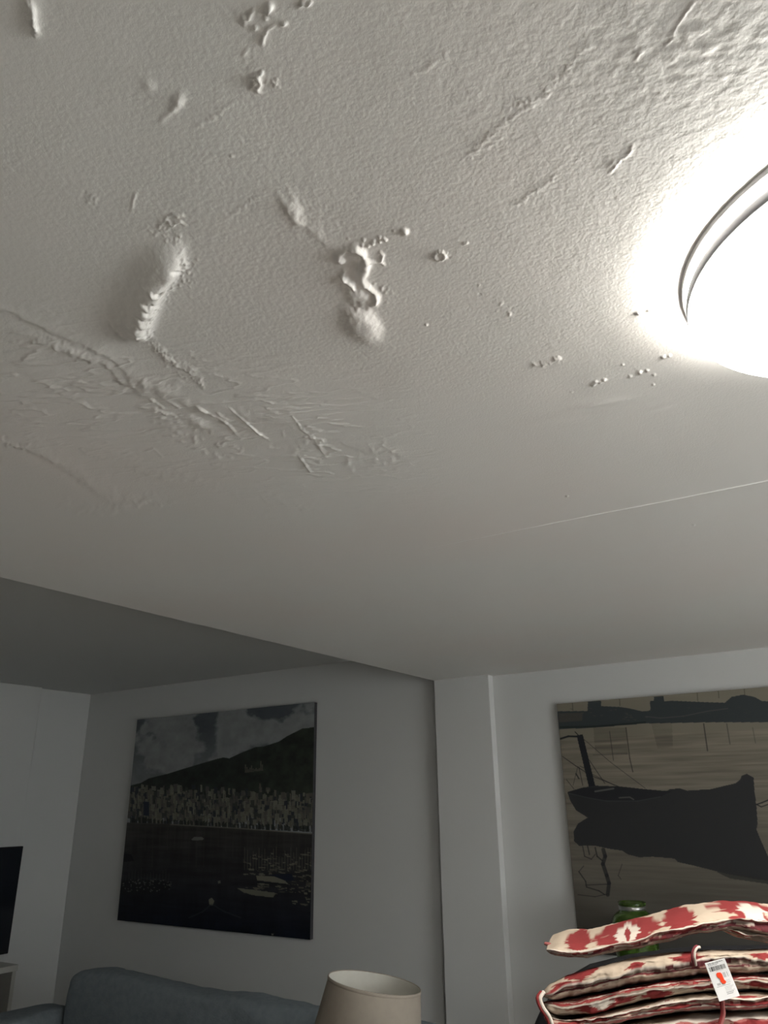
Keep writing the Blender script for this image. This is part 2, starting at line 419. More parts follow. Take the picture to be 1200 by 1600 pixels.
ridge([(455, 645), (470, 668), (495, 690), (510, 715)], 1.6, 1.3*MM, jag=4)
ridge([(255, 622), (268, 630), (282, 638)], 1.5, 2*MM); ridge([(232, 623), (244, 630), (255, 639)], 1.8, 1.8*MM, jag=3)
ridge([(238, 637), (255, 645), (280, 652)], 1.8, 1.6*MM, jag=5); ridge([(225, 705), (240, 700), (255, 715)], 1.5, 1.3*MM)
blob(312, 662, 20, 7, .35, 3.6*MM, nz=.5); blob(265, 663, 14, 6, .2, 1.6*MM, nz=.8)
crumbs([(240, 645), (270, 668), (320, 685), (360, 720)], 40, 11, 3.4, 1.2, 14)
crumbs([(430, 690), (480, 700), (560, 715), (610, 715)], 30, 12, 4, 1.0, 15)
ridge([(0, 690), (60, 705), (120, 740), (200, 800)], 6, 1.4*MM, 16, jag=12)
crumbs([(0, 690), (40, 700)], 16, 5, 3, 1.4, 16)
ridge([(90, 790), (160, 800), (260, 775)], 4, .9*MM, 9, jag=12)
for k, (x0, y0) in enumerate([(120, 700), (200, 730), (320, 760), (420, 780), (160, 770), (520, 690)]):
    ridge([(x0, y0), (x0+60, y0+14), (x0+120, y0+20)], 4, .8*MM, 9, jag=10)
# marks near the lamp and on the far side
ridge([(830, 570), (845, 568), (858, 567), (878, 561)], 3, 2.2*MM, jag=7)
blob(950, 629, 26, 5, -.2, 2.0*MM); blob(915, 637, 26, 5, -.15, .9*MM); blob(1034, 637, 18, 3.5, -.25, 1.1*MM)
blob(880, 652, 45, 8, -.12, .9*MM)
for x, y, r, h in [(927, 601, 4, 2.6), (931, 597, 4, 2.4), (938, 597, 3.5, 2.4), (944, 594, 3.5, 3), (985, 588, 2.6, 2.4), (1000, 582, 3.6, 3), (1011, 579, 2.6, 2.4), (1022, 586, 2.6, 1.6), (1037, 558, 3.4, 2.8), (1046, 556, 3, 2.4), (973, 570, 2, 1.6), (886, 775, 2, 2.2), (1084, 820, 2, 1.8), (893, 613, 2, 1), (1021, 601, 2, 1.8), (998, 490, 5, 2.6), (1014, 486, 2.6, 2)]:
    blob(x, y, r, r*.6, -.2, h*MM, p=3)
ridge([(952, 272), (968, 252), (984, 242), (990, 224)], 2, 1.1*MM, jag=5); ridge([(950, 262), (962, 250)], 2, .8*MM)
ridge([(1045, 60), (1062, 35), (1085, 0)], 2, 1.0*MM, jag=4)
ridge([(982, 84), (1000, 74)], 2, -1*MM); ridge([(990, 98), (1003, 80)], 2, 1.2*MM, jag=3); ridge([(1040, 72), (1052, 60), (1062, 66)], 2, 2*MM, jag=4)
ridge([(780, 170), (850, 150), (930, 60)], 3, .7*MM, jag=14); ridge([(735, 240), (790, 190), (850, 155)], 3, .7*MM, jag=10)
for x, y in [(300, 200), (350, 340), (640, 120), (720, 250), (800, 320)]:
    ridge([(x, y), (x+30, y-16), (x+70, y-44)], 2.6, .7*MM, jag=10)
# taped board joint, straight along the room
k = GX > -1.1
s0, s1 = on_z(820, 826, HC), on_z(1200, 750, HC)
sy_ = s0[1]+(GX-s0[0])*(s1[1]-s0[1])/(s1[0]-s0[0])
H += np.where(k, 1.1*MM*np.exp(-((GY-sy_)/.0030)**2)*np.clip((GX+1.1)/.7, 0, 1)*(.7+.6*vnoise(GX*30, GX*0, 5)), 0)
H += 5*MM*np.clip((GY-1.8), 0, 1)*0
fade = np.clip((GX-XS)/.05, 0, 1)
H *= fade
P = np.stack([GX, GY, HC-H], -1)
ceil_me = grid_mesh('ceiling', P[:, ::-1].copy())
ceil = link('ceiling', ceil_me, M_CEIL, smooth=True); tag(ceil, kind='structure')
pts = []  # white strip painted in for the light caught along the joint ridge
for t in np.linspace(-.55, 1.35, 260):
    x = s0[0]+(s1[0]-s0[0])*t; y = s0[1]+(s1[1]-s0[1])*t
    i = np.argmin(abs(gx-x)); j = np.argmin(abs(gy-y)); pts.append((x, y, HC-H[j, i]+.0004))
jf = tube('joint_highlight', pts, .0016, M_JOINTLIT, ceil, 6, 1, taper=lambda t: min(1, .25+2*t)); jf['label'] = 'thin white line painting the lit edge of a board joint'
ceil['label'] = 'cream plaster ceiling with blistered, flaking paint and trowel marks'

# ------------------------------------------------------------------ ceiling lamp
LC = (0.1425, 1.085); LR = .281
lamp = empty('ceiling_lamp', (LC[0], LC[1], HC))
tag(lamp, 'large round flush ceiling lamp with chrome rim, lit, at right edge', 'ceiling lamp')
lathe('base_plate', [(.02, .004), (LR+.002, .004), (LR+.003, .001), (LR+.003, -.006), (LR+.001, -.0075), (LR-.008, -.0075)], M_BASE, lamp, 160)
lathe('diffuser_side', [(LR-.006, -.006), (LR-.002, -.013), (LR-.006, -.021)], M_SIDE, lamp, 160)
lathe('rim', [(LR-.010, -.0185), (LR-.004, -.019), (LR-.001, -.022), (LR+.001, -.028), (LR+.001, -.039), (LR-.001, -.0405), (LR-.012, -.040)], M_RIM, lamp, 160)
lathe('diffuser', [(.0005, -.094), (.08, -.090), (.15, -.080), (.21, -.066), (.25, -.053), (LR-.01, -.0455), (LR-.004, -.0425), (LR-.0002, -.0415), (LR-.004, -.0405)], M_FACE, lamp, 160)

# ------------------------------------------------------------------ pictures
class Raster:
    def __init__(s, X0, X1, Z0, Z1, nx, Y):
        s.X0, s.X1, s.Z0, s.Z1, s.Y = X0, X1, Z0, Z1, Y
        s.nx = nx; s.ny = int(nx*(Z1-Z0)/(X1-X0))
        s.x, s.z = np.meshgrid(np.linspace(X0, X1, s.nx), np.linspace(Z1, Z0, s.ny))
        s.px, s.py = project(s.x, np.full_like(s.x, Y), s.z)
        s.c = np.zeros((s.ny, s.nx, 3))
    def mask(s, poly):
        x, y = s.px, s.py; ins = np.zeros(x.shape, bool); n = len(poly)
        for i in range(n):
            x0, y0 = poly[i]; x1, y1 = poly[(i+1) % n]
            if y0 == y1: continue
            k = ((y0 > y) != (y1 > y)) & (x < (x1-x0)*(y-y0)/(y1-y0)+x0)
            ins ^= k
        return ins
    def fill(s, poly, col, a=1.):
        k = s.mask(poly); s.c[k] = s.c[k]*(1-a)+np.array(col)*a
    def line(s, pts, wd, col, a=1.):
        for (x0, y0), (x1, y1) in zip(pts[:-1], pts[1:]):
            L2 = (x1-x0)**2+(y1-y0)**2
            t = np.clip(((s.px-x0)*(x1-x0)+(s.py-y0)*(y1-y0))/L2, 0, 1)
            d = np.hypot(s.px-x0-t*(x1-x0), s.py-y0-t*(y1-y0))
            k = (np.clip(wd*.5+.4-d, 0, .8)/.8*a)[..., None]
            s.c = s.c*(1-k)+np.array(col)*k
    def build(s, name, parent):
        P = np.stack([s.x, np.full_like(s.x, s.Y), s.z], -1)
        return link(name, grid_mesh(name, P, np.clip(s.c, 0.002, 1)), M_PRINT, parent)
def za(lst, ox, oy, k): return [(ox+x/k, oy+y/k) for x, y in lst]
TH = .03
# --- harbour town picture (left)
tl = on_y(213, 1125, D-TH); tr_ = on_y(490, 1097, D-TH); br = on_y(486, 1471, D-TH); bl = on_y(185, 1436, D-TH)
X0, X1 = (tl[0]+bl[0])/2, (tr_[0]+br[0])/2; Z1, Z0 = (tl[2]+tr_[2])/2, (bl[2]+br[2])/2
pic = empty('wall_picture', ((X0+X1)/2, D, Z0))
tag(pic, 'large canvas print of a harbour town below a green mountain', 'picture')
def pl(o, root):       # keep world placement under a moved root
    o.matrix_parent_inverse = root.matrix_basis.inverted(); return o
R1 = Raster(X0, X1, Z0, Z1, 620, D-TH)
u = (R1.x-X0)/(X1-X0); v = (Z1-R1.z)/(Z1-Z0)
cl = fbm(u*9+2, v*7+v*u*2, 7, 5); cl2 = fbm(u*22, v*26, 8, 4)
sky = np.stack([.27+0*u, .285+0*u, .29+0*u], -1)*(.75+.5*cl2[..., None])
kk = np.clip((fbm(u*7+2, v*9, 7, 5)-.5)*9, 0, 1)*np.clip(.5-v, 0, 1)*2.4
R1.c = sky*(1-.72*np.clip(kk, 0, 1)[..., None])+np.array([.03, .05, .08])*.5*np.clip(kk, 0, 1)[..., None]
def zl(l): return za(l, 160, 1080, 3.3333)
mtn = zl([(100, 500), (150, 490), (200, 478), (240, 455), (290, 442), (340, 430), (420, 405), (520, 375), (600, 352), (630, 345), (660, 350), (720, 322), (800, 290), (840, 288), (880, 275), (920, 262), (960, 235), (1000, 215), (1040, 195), (1080, 190), (1150, 180), (1150, 640), (100, 640)])
k = R1.mask(mtn); g = fbm(u*30, v*30, 12, 4)
R1.c[k] = (np.array([.024, .031, .026])*(.4+1.3*g[..., None]) + np.array([.03, .028, .01])*np.clip(u-.55, 0, 1)[..., None]*g[..., None])[k]
for i in range(12):
    x = 742+i*8; h_ = [44, 30, 20, 26, 38, 22, 18, 26, 20, 24, 62, 44][i]
    R1.fill(zl([(x, 425-i*1), (x+6, 425-i), (x+6, 425-h_), (x, 425-h_)]), (.13, .125, .10), .8)
R1.fill(zl([(815, 505), (828, 505), (824, 480), (818, 480)]), (.11, .10, .08))
g1 = random.Random(4)
# town: rows of blocks from the back to the quay
for row in range(7):
    for i in range(95):
        x = 120+i*10.6+g1.uniform(-6, 6); t = (x-130)/960
        top = 505+row*22+t*38+g1.uniform(-14, 14)-(0 if row else g1.uniform(-8, 22)); hh = g1.uniform(20, 60); ww = g1.uniform(6, 24)
        base = min(top+hh, 690+t*50)
        if top > base-6: continue
        c = g1.choice([(.17, .165, .13), (.12, .115, .095), (.20, .195, .16), (.09, .09, .08), (.05, .055, .05), (.15, .14, .11), (.03, .035, .045)])
        R1.fill(zl([(x, top), (x+ww, top+1), (x+ww, base), (x, base)]), c, .95)
        if ww > 12 and c[0] > .1:
            for q in range(3):
                yy = top+6+q*9
                if yy < base-4: R1.line(zl([(x+2, yy), (x+ww-2, yy+.5)]), .7, (.05, .05, .05), .6)
R1.fill(zl([(215, 575), (243, 576), (243, 650), (215, 648)]), (.02, .03, .05))
for i in range(60):
    x = 140+i*16+g1.uniform(-6, 6); t = (x-130)/960
    y = 672+t*48; R1.fill(zl([(x, y-g1.uniform(4, 26)), (x+12, y-g1.uniform(4, 20)), (x+14, y+14), (x, y+14)]), (.015, .02, .017), .85)
# water
wat = zl([(60, 686), (130, 684), (355, 694), (700, 716), (1130, 746), (1130, 1350), (60, 1350)])
k = R1.mask(wat); n1 = fbm(u*6, v*60, 14, 4); n2 = fbm(u*30, v*6, 15, 3)
vv = np.clip((v-.48)/.52, 0, 1)
wc = np.array([.062, .058, .052])[None, None]*(1-vv[..., None])+np.array([.006, .010, .022])[None, None]*vv[..., None]
wc = wc*(.45+.8*n1[..., None])*(.6+.8*n2[..., None])
R1.c[k] = wc[k]
R1.line(zl([(355, 694), (700, 714), (1100, 744)]), 1.6, (.16, .155, .13)); R1.line(zl([(130, 686), (355, 692)]), 1, (.07, .07, .06))
for i in range(26):
    x = 150+i*38; R1.line(zl([(x, 700+i*1.8), (x-4, 800+g1.uniform(0, 120))]), 2.5, (.10, .095, .08), .13)
R1.fill(zl([(462, 772), (480, 758), (520, 760), (530, 768), (520, 776), (470, 777)]), (.16, .16, .15)); 
# moored boats left
R1.fill(zl([(95, 985), (200, 980), (330, 990), (365, 1000), (350, 1030), (250, 1055), (90, 1060)]), (.012, .014, .016))
for i in range(60):
    x = g1.uniform(100, 365); y = 1010+g1.uniform(-28, 34)-(x-100)*.02
    R1.fill(zl([(x, y), (x+g1.uniform(4, 14), y-3), (x+g1.uniform(4, 12), y+g1.uniform(3, 8))]), (.16, .16, .15), .7)
for i in range(16):
    x = 105+i*16; R1.line(zl([(x, 990), (x+2, 930+g1.uniform(-20, 30))]), .6, (.10, .10, .09), .5)
R1.fill(zl([(110, 845), (150, 850), (165, 885), (110, 890)]), (.008, .01, .012))
# marina right
for i in range(230):
    x = g1.uniform(730, 1090); lo = 830+max(0, (900-x))*.1; y = g1.uniform(lo, 1110 if x > 980 else 1060)
    if x < 800 and y > 950 and y < 1015: continue
    ww = g1.uniform(6, 34); c = g1.choice([(.20, .19, .145), (.14, .13, .10), (.10, .10, .08), (.02, .022, .025), (.17, .165, .13)])
    R1.fill(zl([(x, y), (x+ww, y+2), (x+ww*.9, y+g1.uniform(4, 12)), (x+2, y+g1.uniform(3, 9))]), c, .8)
R1.fill(zl([(800, 960), (930, 968), (975, 1010), (810, 1000)]), (.20, .19, .15)); R1.fill(zl([(805, 985), (970, 1005), (975, 1015), (805, 998)]), (.012, .014, .018))
R1.fill(zl([(700, 1025), (790, 1035), (900, 1050), (890, 1075), (780, 1062), (730, 1045)]), (.17, .165, .13))
R1.fill(zl([(870, 955), (985, 950), (1000, 985), (960, 990)]), (.012, .018, .035))
for i in range(24):
    x = 740+i*15; R1.line(zl([(x, 930), (x+1, 830+g1.uniform(-22, 40))]), .7, (.20, .19, .15), .55)
R1.fill(zl([(553, 1085), (570, 1075), (583, 1092), (575, 1116), (557, 1112)]), (.19, .18, .14)); R1.fill(zl([(600, 990), (614, 985), (616, 1000), (603, 1002)]), (.15, .15, .13))
R1.line(zl([(566, 1110), (520, 1150), (450, 1180)]), 2, (.05, .055, .065), .5); R1.line(zl([(572, 1110), (640, 1150), (720, 1180)]), 2, (.05, .055, .065), .5)
R1.fill(zl([(880, 1262), (892, 1262), (890, 1272), (882, 1272)]), (.2, .2, .18))
pl(R1.build('printed_canvas', pic), pic)
pl(boxobj('canvas_edge', X0, X1, D-TH+.001, D-.001, Z0, Z1, M_EDGE, pic), pic)

# --- rowing boat picture (right)
TH2 = .03
tl = on_y(868, 1100, D-TH2); bl = on_y(905, 1463, D-TH2)
X0 = (tl[0]+bl[0])/2; Z1 = tl[2]+.0; X1 = X0+1.72; Z0 = on_y(906, 1488, D-TH2)[2]
R2 = Raster(X0, X1, Z0, Z1, 700, D-TH2)
pic2 = empty('wall_picture', ((X0+X1)/2, D, Z0))
tag(pic2, 'large sepia canvas print of a moored rowing boat, behind cushions', 'picture')
u = (R2.x-X0)/(X1-X0); v = (Z1-R2.z)/(Z1-Z0)
def zr(l): return za(l, 840, 1050, 3.3333)
n1 = fbm(u*5, v*70, 31, 4); n2 = fbm(u*2.5, v*9, 32, 4)
base = np.array([.235, .208, .162])[None, None]*(1-v[..., None])**.7+np.array([.045, .043, .042])[None, None]*v[..., None]
n1b = fbm(u*9, v*150, 35, 3); R2.c = base*(.55+.5*n1[..., None]+.42*n1b[..., None])
low = np.clip((v-.62)*4, 0, 1)[..., None]; R2.c = R2.c*(1-low)+base*(.45+1.0*n2[..., None])*low
top = v < .05+0*u
R2.c[v < .16] = (np.array([.22, .20, .155])*(.85+.3*n2[..., None]))[v < .16]
dk = (.040, .048, .052)
R2.fill(zr([(60, 205), (260, 203), (262, 155), (330, 150), (332, 178), (430, 182), (480, 190), (545, 205), (588, 200), (585, 152), (605, 150), (607, 128), (655, 126), (660, 152), (700, 150), (900, 158), (975, 160), (1010, 130), (1070, 118), (1130, 130), (1170, 152), (1700, 150), (1700, 262), (1200, 262), (900, 262), (560, 268), (300, 290), (60, 300)]), dk)
R2.fill(zr([(110, 215), (235, 212), (232, 255), (110, 262)]), (.075, .07, .06), .8)
for i in range(26):
    x = g1.uniform(110, 560); y = g1.uniform(185, 250); R2.fill(zr([(x, y), (x+20, y-2), (x+18, y+6)]), (.08, .078, .07), .5)
for i in range(40):
    x = g1.uniform(600, 1300); y = g1.uniform(160, 215); R2.fill(zr([(x, y), (x+26, y-1), (x+24, y+5)]), (.055, .058, .055), .4)
R2.line(zr([(565, 232), (640, 240), (760, 230), (880, 205), (990, 190)]), 1.6, (.085, .085, .08), .8)
R2.line(zr([(95, 288), (300, 284), (560, 262)]), 3, (.02, .03, .028))
for x, y0 in [(425, 145), (830, 120), (940, 105), (1075, 95), (180, 170)]: R2.line(zr([(x, y0-25), (x+4, y0+30)]), 1.1, (.05, .045, .035), .8)
k = R2.mask(zr([(290, 290), (460, 290), (470, 430), (300, 420)])) | R2.mask(zr([(590, 262), (700, 262), (705, 400), (625, 400)]))
R2.c[k] *= (.55+.5*n1[..., None])[k]
R2.line(zr([(375, 310), (395, 460)]), 1.2, (.04, .04, .035), .8); R2.line(zr([(460, 290), (480, 450), (496, 520)]), 1.6, (.035, .033, .03), .85)
R2.line(zr([(865, 270), (885, 410)]), 2, (.03, .03, .03), .8); R2.line(zr([(985, 270), (1002, 375)]), 1.6, (.04, .04, .04), .7); R2.line(zr([(1120, 290), (1135, 370)]), 1.2, (.05, .05, .045), .6)
R2.line(zr([(290, 432), (470, 425)]), 1, (.04, .04, .035), .6)
bk = (.014, .016, .020)
R2.fill(zr([(203, 330), (235, 325), (300, 592), (268, 604)]), bk)
R2.line(zr([(118, 348), (160, 335), (215, 336)]), 3, bk); R2.line(zr([(195, 312), (215, 332)]), 1.4, bk)
for l, w_ in [([(235, 345), (380, 470), (560, 605)], .8), ([(130, 440), (200, 490), (280, 540), (430, 600)], 1.3), ([(210, 490), (185, 590)], .8), ([(215, 495), (235, 590)], 1.2), ([(200, 530), (215, 555)], 2.2), ([(270, 460), (350, 580)], 1.1), ([(280, 530), (400, 590)], .9), ([(150, 560), (190, 610)], .9), ([(220, 490), (245, 500), (265, 530)], 1)]:
    R2.line(zr(l), w_, bk, .85)
R2.fill(zr([(155, 625), (230, 603), (300, 592), (420, 595), (560, 610), (670, 620), (690, 610), (740, 606), (780, 618), (900, 610), (1030, 580), (1055, 560), (1062, 540), (1090, 530), (1125, 550), (1130, 620), (1140, 700), (1146, 790), (1140, 820), (1160, 870), (1200, 960), (1230, 1090), (1130, 1078), (980, 1050), (800, 1005), (730, 990), (715, 972), (600, 962), (530, 965), (470, 950), (440, 930), (380, 922), (300, 905), (215, 905), (190, 880), (188, 830), (210, 790), (260, 758), (200, 720), (170, 670)]), (.030, .031, .033))
R2.fill(zr([(155, 625), (230, 603), (420, 597), (560, 612), (700, 622), (640, 650), (500, 675), (330, 668), (220, 648)]), bk, .7)
R2.line(zr([(165, 632), (260, 655), (360, 672), (520, 672), (640, 650)]), 1.6, (.05, .052, .055), .7)
R2.line(zr([(300, 622), (395, 607)]), 2.6, (.10, .10, .095)); R2.line(zr([(425, 655), (480, 652), (500, 664)]), 2, (.09, .085, .08))
R2.line(zr([(1140, 690), (1170, 680), (1230, 655)]), 2, bk); R2.line(zr([(1140, 690), (1165, 702), (1200, 690)]), 1.6, bk)
for l, w_ in [([(342, 925), (352, 960), (340, 1000), (360, 1060), (372, 1100), (365, 1160)], 6), ([(235, 910), (245, 960), (280, 975), (300, 950)], 1.5), ([(215, 1040), (250, 1090), (255, 1120), (320, 1140), (350, 1160)], 1.8), ([(250, 1110), (370, 1105)], 1.5), ([(210, 1160), (300, 1170), (370, 1155)], 1.2), ([(215, 1040), (240, 1010)], 1.2), ([(440, 1000), (420, 1060), (435, 1080)], 1), ([(300, 915), (310, 960), (340, 985)], 2.2), ([(260, 905), (270, 950)], 2)]:
    R2.line(zr(l), w_, bk, .8)
R2.fill(zr([(930, 1040), (1240, 1080), (1240, 1110), (1000, 1075)]), (.03, .03, .03), .8)
pl(R2.build('printed_canvas', pic2), pic2)
pl(boxobj('canvas_edge', X0, X1, D-TH2+.001, D-.001, Z0, Z1, M_EDGE2, pic2), pic2)

# ------------------------------------------------------------------ sofa
SY = 3.15
sz = on_y(150, 1520, SY)[2]; sx0 = on_y(97, 1560, SY)[0]; sx1 = on_y(560, 1600, SY)[0]+.5
sofa = empty('sofa', ((sx0+sx1)/2, SY, 0))
tag(sofa, 'slate grey fabric sofa with a textured cover on its tall back', 'sofa')
def soft(name, x0, x1, y0, y1, z0, z1, r, parent, material, edge=None, nx=90, ny=18, nz=40, amp=.004, seed=3):
    """padded block: rounded box with soft uneven skin"""
    bm = bmesh.new(); bmesh.ops.create_cube(bm, size=1)
    bmesh.ops.subdivide_edges(bm, edges=bm.edges[:], cuts=1, use_grid_fill=True)
    me = bpy.data.meshes.new(name); bm.free()
    us = np.linspace(-1, 1, nx); th = np.linspace(0, 2*PI, 2*(ny+nz), endpoint=False)
    P = np.zeros((nx+2, len(th), 3)); hx, hy, hz = (x1-x0)/2, (y1-y0)/2, (z1-z0)/2
    n = 4.5
    cx = np.sign(np.cos(th))*np.abs(np.cos(th))**(2/n); sy_ = np.sign(np.sin(th))*np.abs(np.sin(th))**(2/n)
    for i, uu in enumerate(us):
        k_ = min(hx-abs(uu)*hx, r)/r; sc = math.sqrt(max(0, 1-(1-k_)**2)); 
        iy = hy-r*(1-sc); iz = hz-r*(1-sc)
        X = (x0+x1)/2+uu*hx
        P[i+1, :, 0] = X; P[i+1, :, 1] = (y0+y1)/2+cx*iy; P[i+1, :, 2] = (z0+z1)/2+sy_*iz
        if edge is not None: P[i+1, :, 2] += edge(X)*np.clip(sy_, 0, 1)
    P[0] = P[1].mean(0); P[-1] = P[-2].mean(0)
    nzv = fbm(P[..., 0]*9+seed, P[..., 2]*9+P[..., 1]*7, seed, 4)-.5
    P[..., 1] += nzv*amp*6; P[..., 2] += nzv*amp*3
    o = link(name, grid_mesh(name, P, closed_u=True), material, parent, smooth=True)
    return pl(o, parent)
def sofa_edge(X):
    px_ = project(X, SY, sz)[0]
    pts = [(97, 1526), (110, 1521), (140, 1519), (180, 1526), (235, 1540), (300, 1556), (345, 1559), (380, 1563), (430, 1574), (490, 1586), (700, 1620)]
    yy = np.interp(px_, [p[0] for p in pts], [p[1] for p in pts])
    return on_y(px_, yy, SY)[2]-sz
soft('backrest', sx0, sx1, SY, SY+.22, .25, sz, .05, sofa, M_SOFA, edge=sofa_edge)
soft('seat', sx0+.02, sx1, SY-.62, SY+.02, .18, .44, .05, sofa, M_SOFA, seed=9)
soft('armrest', sx0-.26, sx0-.012, SY-.66, SY+.20, .12, on_y(90, 1575, SY)[2], .06, sofa, M_SOFA, nx=40, seed=12)
for lx in (sx0+.08, sx1-.1):
    for ly in (SY-.55, SY+.12):
        pl(lathe('leg', [(.001, 0), (.02, 0), (.028, .17), (.03, .2)], M_DARKW, sofa, 24, (lx, ly, 0)), sofa)

# ------------------------------------------------------------------ floor lamp with drum shade
lY = 2.75
a = on_y(520, 1521, lY); b = on_y(655, 1551, lY)
lc = ((a[0]+b[0])/2, lY, (a[2]+b[2])/2); lr = (b[0]-a[0])/2*.9
fl = empty('floor_lamp', (lc[0], lc[1], 0))
tag(fl, 'unlit lamp with a beige tapered fabric shade, beside the sofa', 'lamp')
zt = lc[2]; hs = .27; lb = lr+hs*math.tan(math.radians(8.5))
parts = [lathe('lamp_shade', [(lr, 0), (lr*1.0, -.006), (lb, -hs), (lb-.002, -hs)], M_SHADE, fl, 96),
    lathe('shade_lining', [(lb-.003, -hs+.001), (lr-.003, -.005), (lr-.003, 0)], M_SHADEIN, fl, 96),
    lathe('rim_trim', [(lr-.003, 0), (lr-.001, .003), (lr+.002, .001), (lr+.002, -.008), (lr+.0005, -.009)], M_SHADE, fl, 96)]
for q in range(3):
    th = q*2*PI/3+.4
    parts.append(tube('shade_spoke', [(0, 0, -.13), (math.cos(th)*(lr+.013), math.sin(th)*(lr+.013), -.10)], .0018, M_METAL, fl, 8, 1))
vd = np.array([lc[0], lc[1]])/math.hypot(lc[0], lc[1])
for q in parts:      # the shade sits askew on its stand
    q.data.transform(Matrix.Translation((0, 0, zt)) @ Matrix.Rotation(math.radians(9), 4, Vector((vd[0], vd[1], 0))))
lathe('pole', [(.001, zt-.14), (.009, zt-.14), (.009, .03), (.012, .02)], M_METAL, fl, 24)
lathe('base', [(.001, .03), (.03, .03), (.13, .014), (.135, .008), (.135, 0), (.001, 0)], M_METAL, fl, 48)
lathe('bulb', [(.001, zt-.075), (.02, zt-.08), (.03, zt-.10), (.025, zt-.13), (.013, zt-.15)], M_SHADEIN, fl, 32)

# ------------------------------------------------------------------ television on its unit
TX = -5.15
c1 = on_x(37, 1322, TX); c2 = on_x(14, 1490, TX)
ty1 = (c1[1]+c2[1])/2; tz1, tz0 = c1[2], c2[2]
tv = empty('television', (TX, ty1-.7, tz0-.05))
tag(tv, 'black flat television standing on a white unit at far left', 'television')
pl(boxobj('housing', TX-.05, TX-.004, ty1-1.45, ty1, tz0, tz1, M_BLACK, tv, bev=.006), tv)
pl(boxobj('screen', TX-.004, TX, ty1-1.435, ty1-.015, tz0+.03, tz1-.012, M_SCREEN, tv), tv)
pl(boxobj('stand', TX-.12, TX+.06, ty1-.95, ty1-.45, tz0-.055, tz0-.045, M_BLACK, tv, bev=.003), tv)
pl(boxobj('stand_neck', TX-.05, TX-.02, ty1-.78, ty1-.62, tz0-.048, tz0+.02, M_BLACK, tv), tv)
ut = tz0-.055
ux1 = TX+.10; uy1 = on_x(24, 1512, ux1)[1]+.02
unit = empty('tv_unit', (TX, ty1-.7, 0))
tag(unit, 'white television unit with a dark open shelf, at far left', 'tv unit')
pl(boxobj('top_board', XL+.07, ux1, ty1-1.7, uy1, ut-.035, ut, M_WHITEW, unit, bev=.003), unit)
pl(boxobj('side_panel', XL+.07, ux1-.01, uy1-.03, uy1-.004, 0, ut-.035, M_WHITEW, unit), unit)
pl(boxobj('side_panel', XL+.07, ux1-.01, ty1-1.695, ty1-1.67, 0, ut-.035, M_WHITEW, unit), unit)
pl(boxobj('back_panel', XL+.07, XL+.09, ty1-1.67, uy1-.03, 0, ut-.035, M_DARKW, unit), unit)
pl(boxobj('shelf', XL+.09, ux1-.04, ty1-1.67, uy1-.03, ut-.30, ut-.275, M_DARKW, unit), unit)

# ------------------------------------------------------------------ sideboard and demijohn by the wall
dY = 3.93
dl = on_y(956, 1450, dY); dr = on_y(1028, 1450, dY); dt = on_y(990, 1409, dY); db = on_y(995, 1548, dY)
R0 = (dr[0]-dl[0])/2*.97; dxc = (dl[0]+dr[0])/2; zb = db[2]; zh = dt[2]-zb
demi = empty('demijohn', (dxc, dY, zb))
tag(demi, 'round green glass demijohn with a banded neck, behind the cushions', 'bottle')
prof = [(.001, .0), (.5, .0), (.58, .03), (.70, .16), (.86, .34), (.97, .52), (1.0, .66), (.96, .76), (.86, .835), (.70, .875), (.60, .89), (.56, .91), (.56, .955), (.60, .965), (.60, 1.0), (.54, 1.0), (.53, .90), (.66, .865), (.83, .82), (.93, .75), (.97, .66), (.94, .52), (.83, .35), (.66, .17), (.52, .05), (.001, .03)]
lathe('glass_body', [(r*R0, z*zh) for r, z in prof], M_GLASS, demi, 96)
lathe('neck_band', [(.565*R0, .905*zh), (.585*R0, .907*zh), (.585*R0, .953*zh), (.565*R0, .955*zh)], M_METAL, demi, 64)
side = empty('sideboard', (.2, dY, 0))
tag(side, 'dark wooden sideboard against the wall, under the sepia boat picture', 'sideboard')
sbx0 = dxc-.135
pl(boxobj('top_board', sbx0, sbx0+1.5, D-.42, D-.01, zb-.03, zb-.0005, M_DARKW, side, bev=.003), side)
pl(boxobj('body', sbx0+.01, sbx0+1.49, D-.40, D-.01, .08, zb-.03, M_DARKW, side), side)
for i in range(3):
    x = sbx0+.02+i*.49
    d_ = pl(boxobj('door', x, x+.48, D-.418, D-.40, .10, zb-.05, M_DARKW, side, bev=.002), side)
    boxobj('handle', x+.42, x+.432, D-.435, D-.418, .4, .5, M_METAL, d_)
for x in (sbx0+.05, sbx0+1.4):
    for y in (D-.38, D-.09): pl(boxobj('foot', x, x+.05, y, y+.05, 0, .08, M_DARKW, side), side)

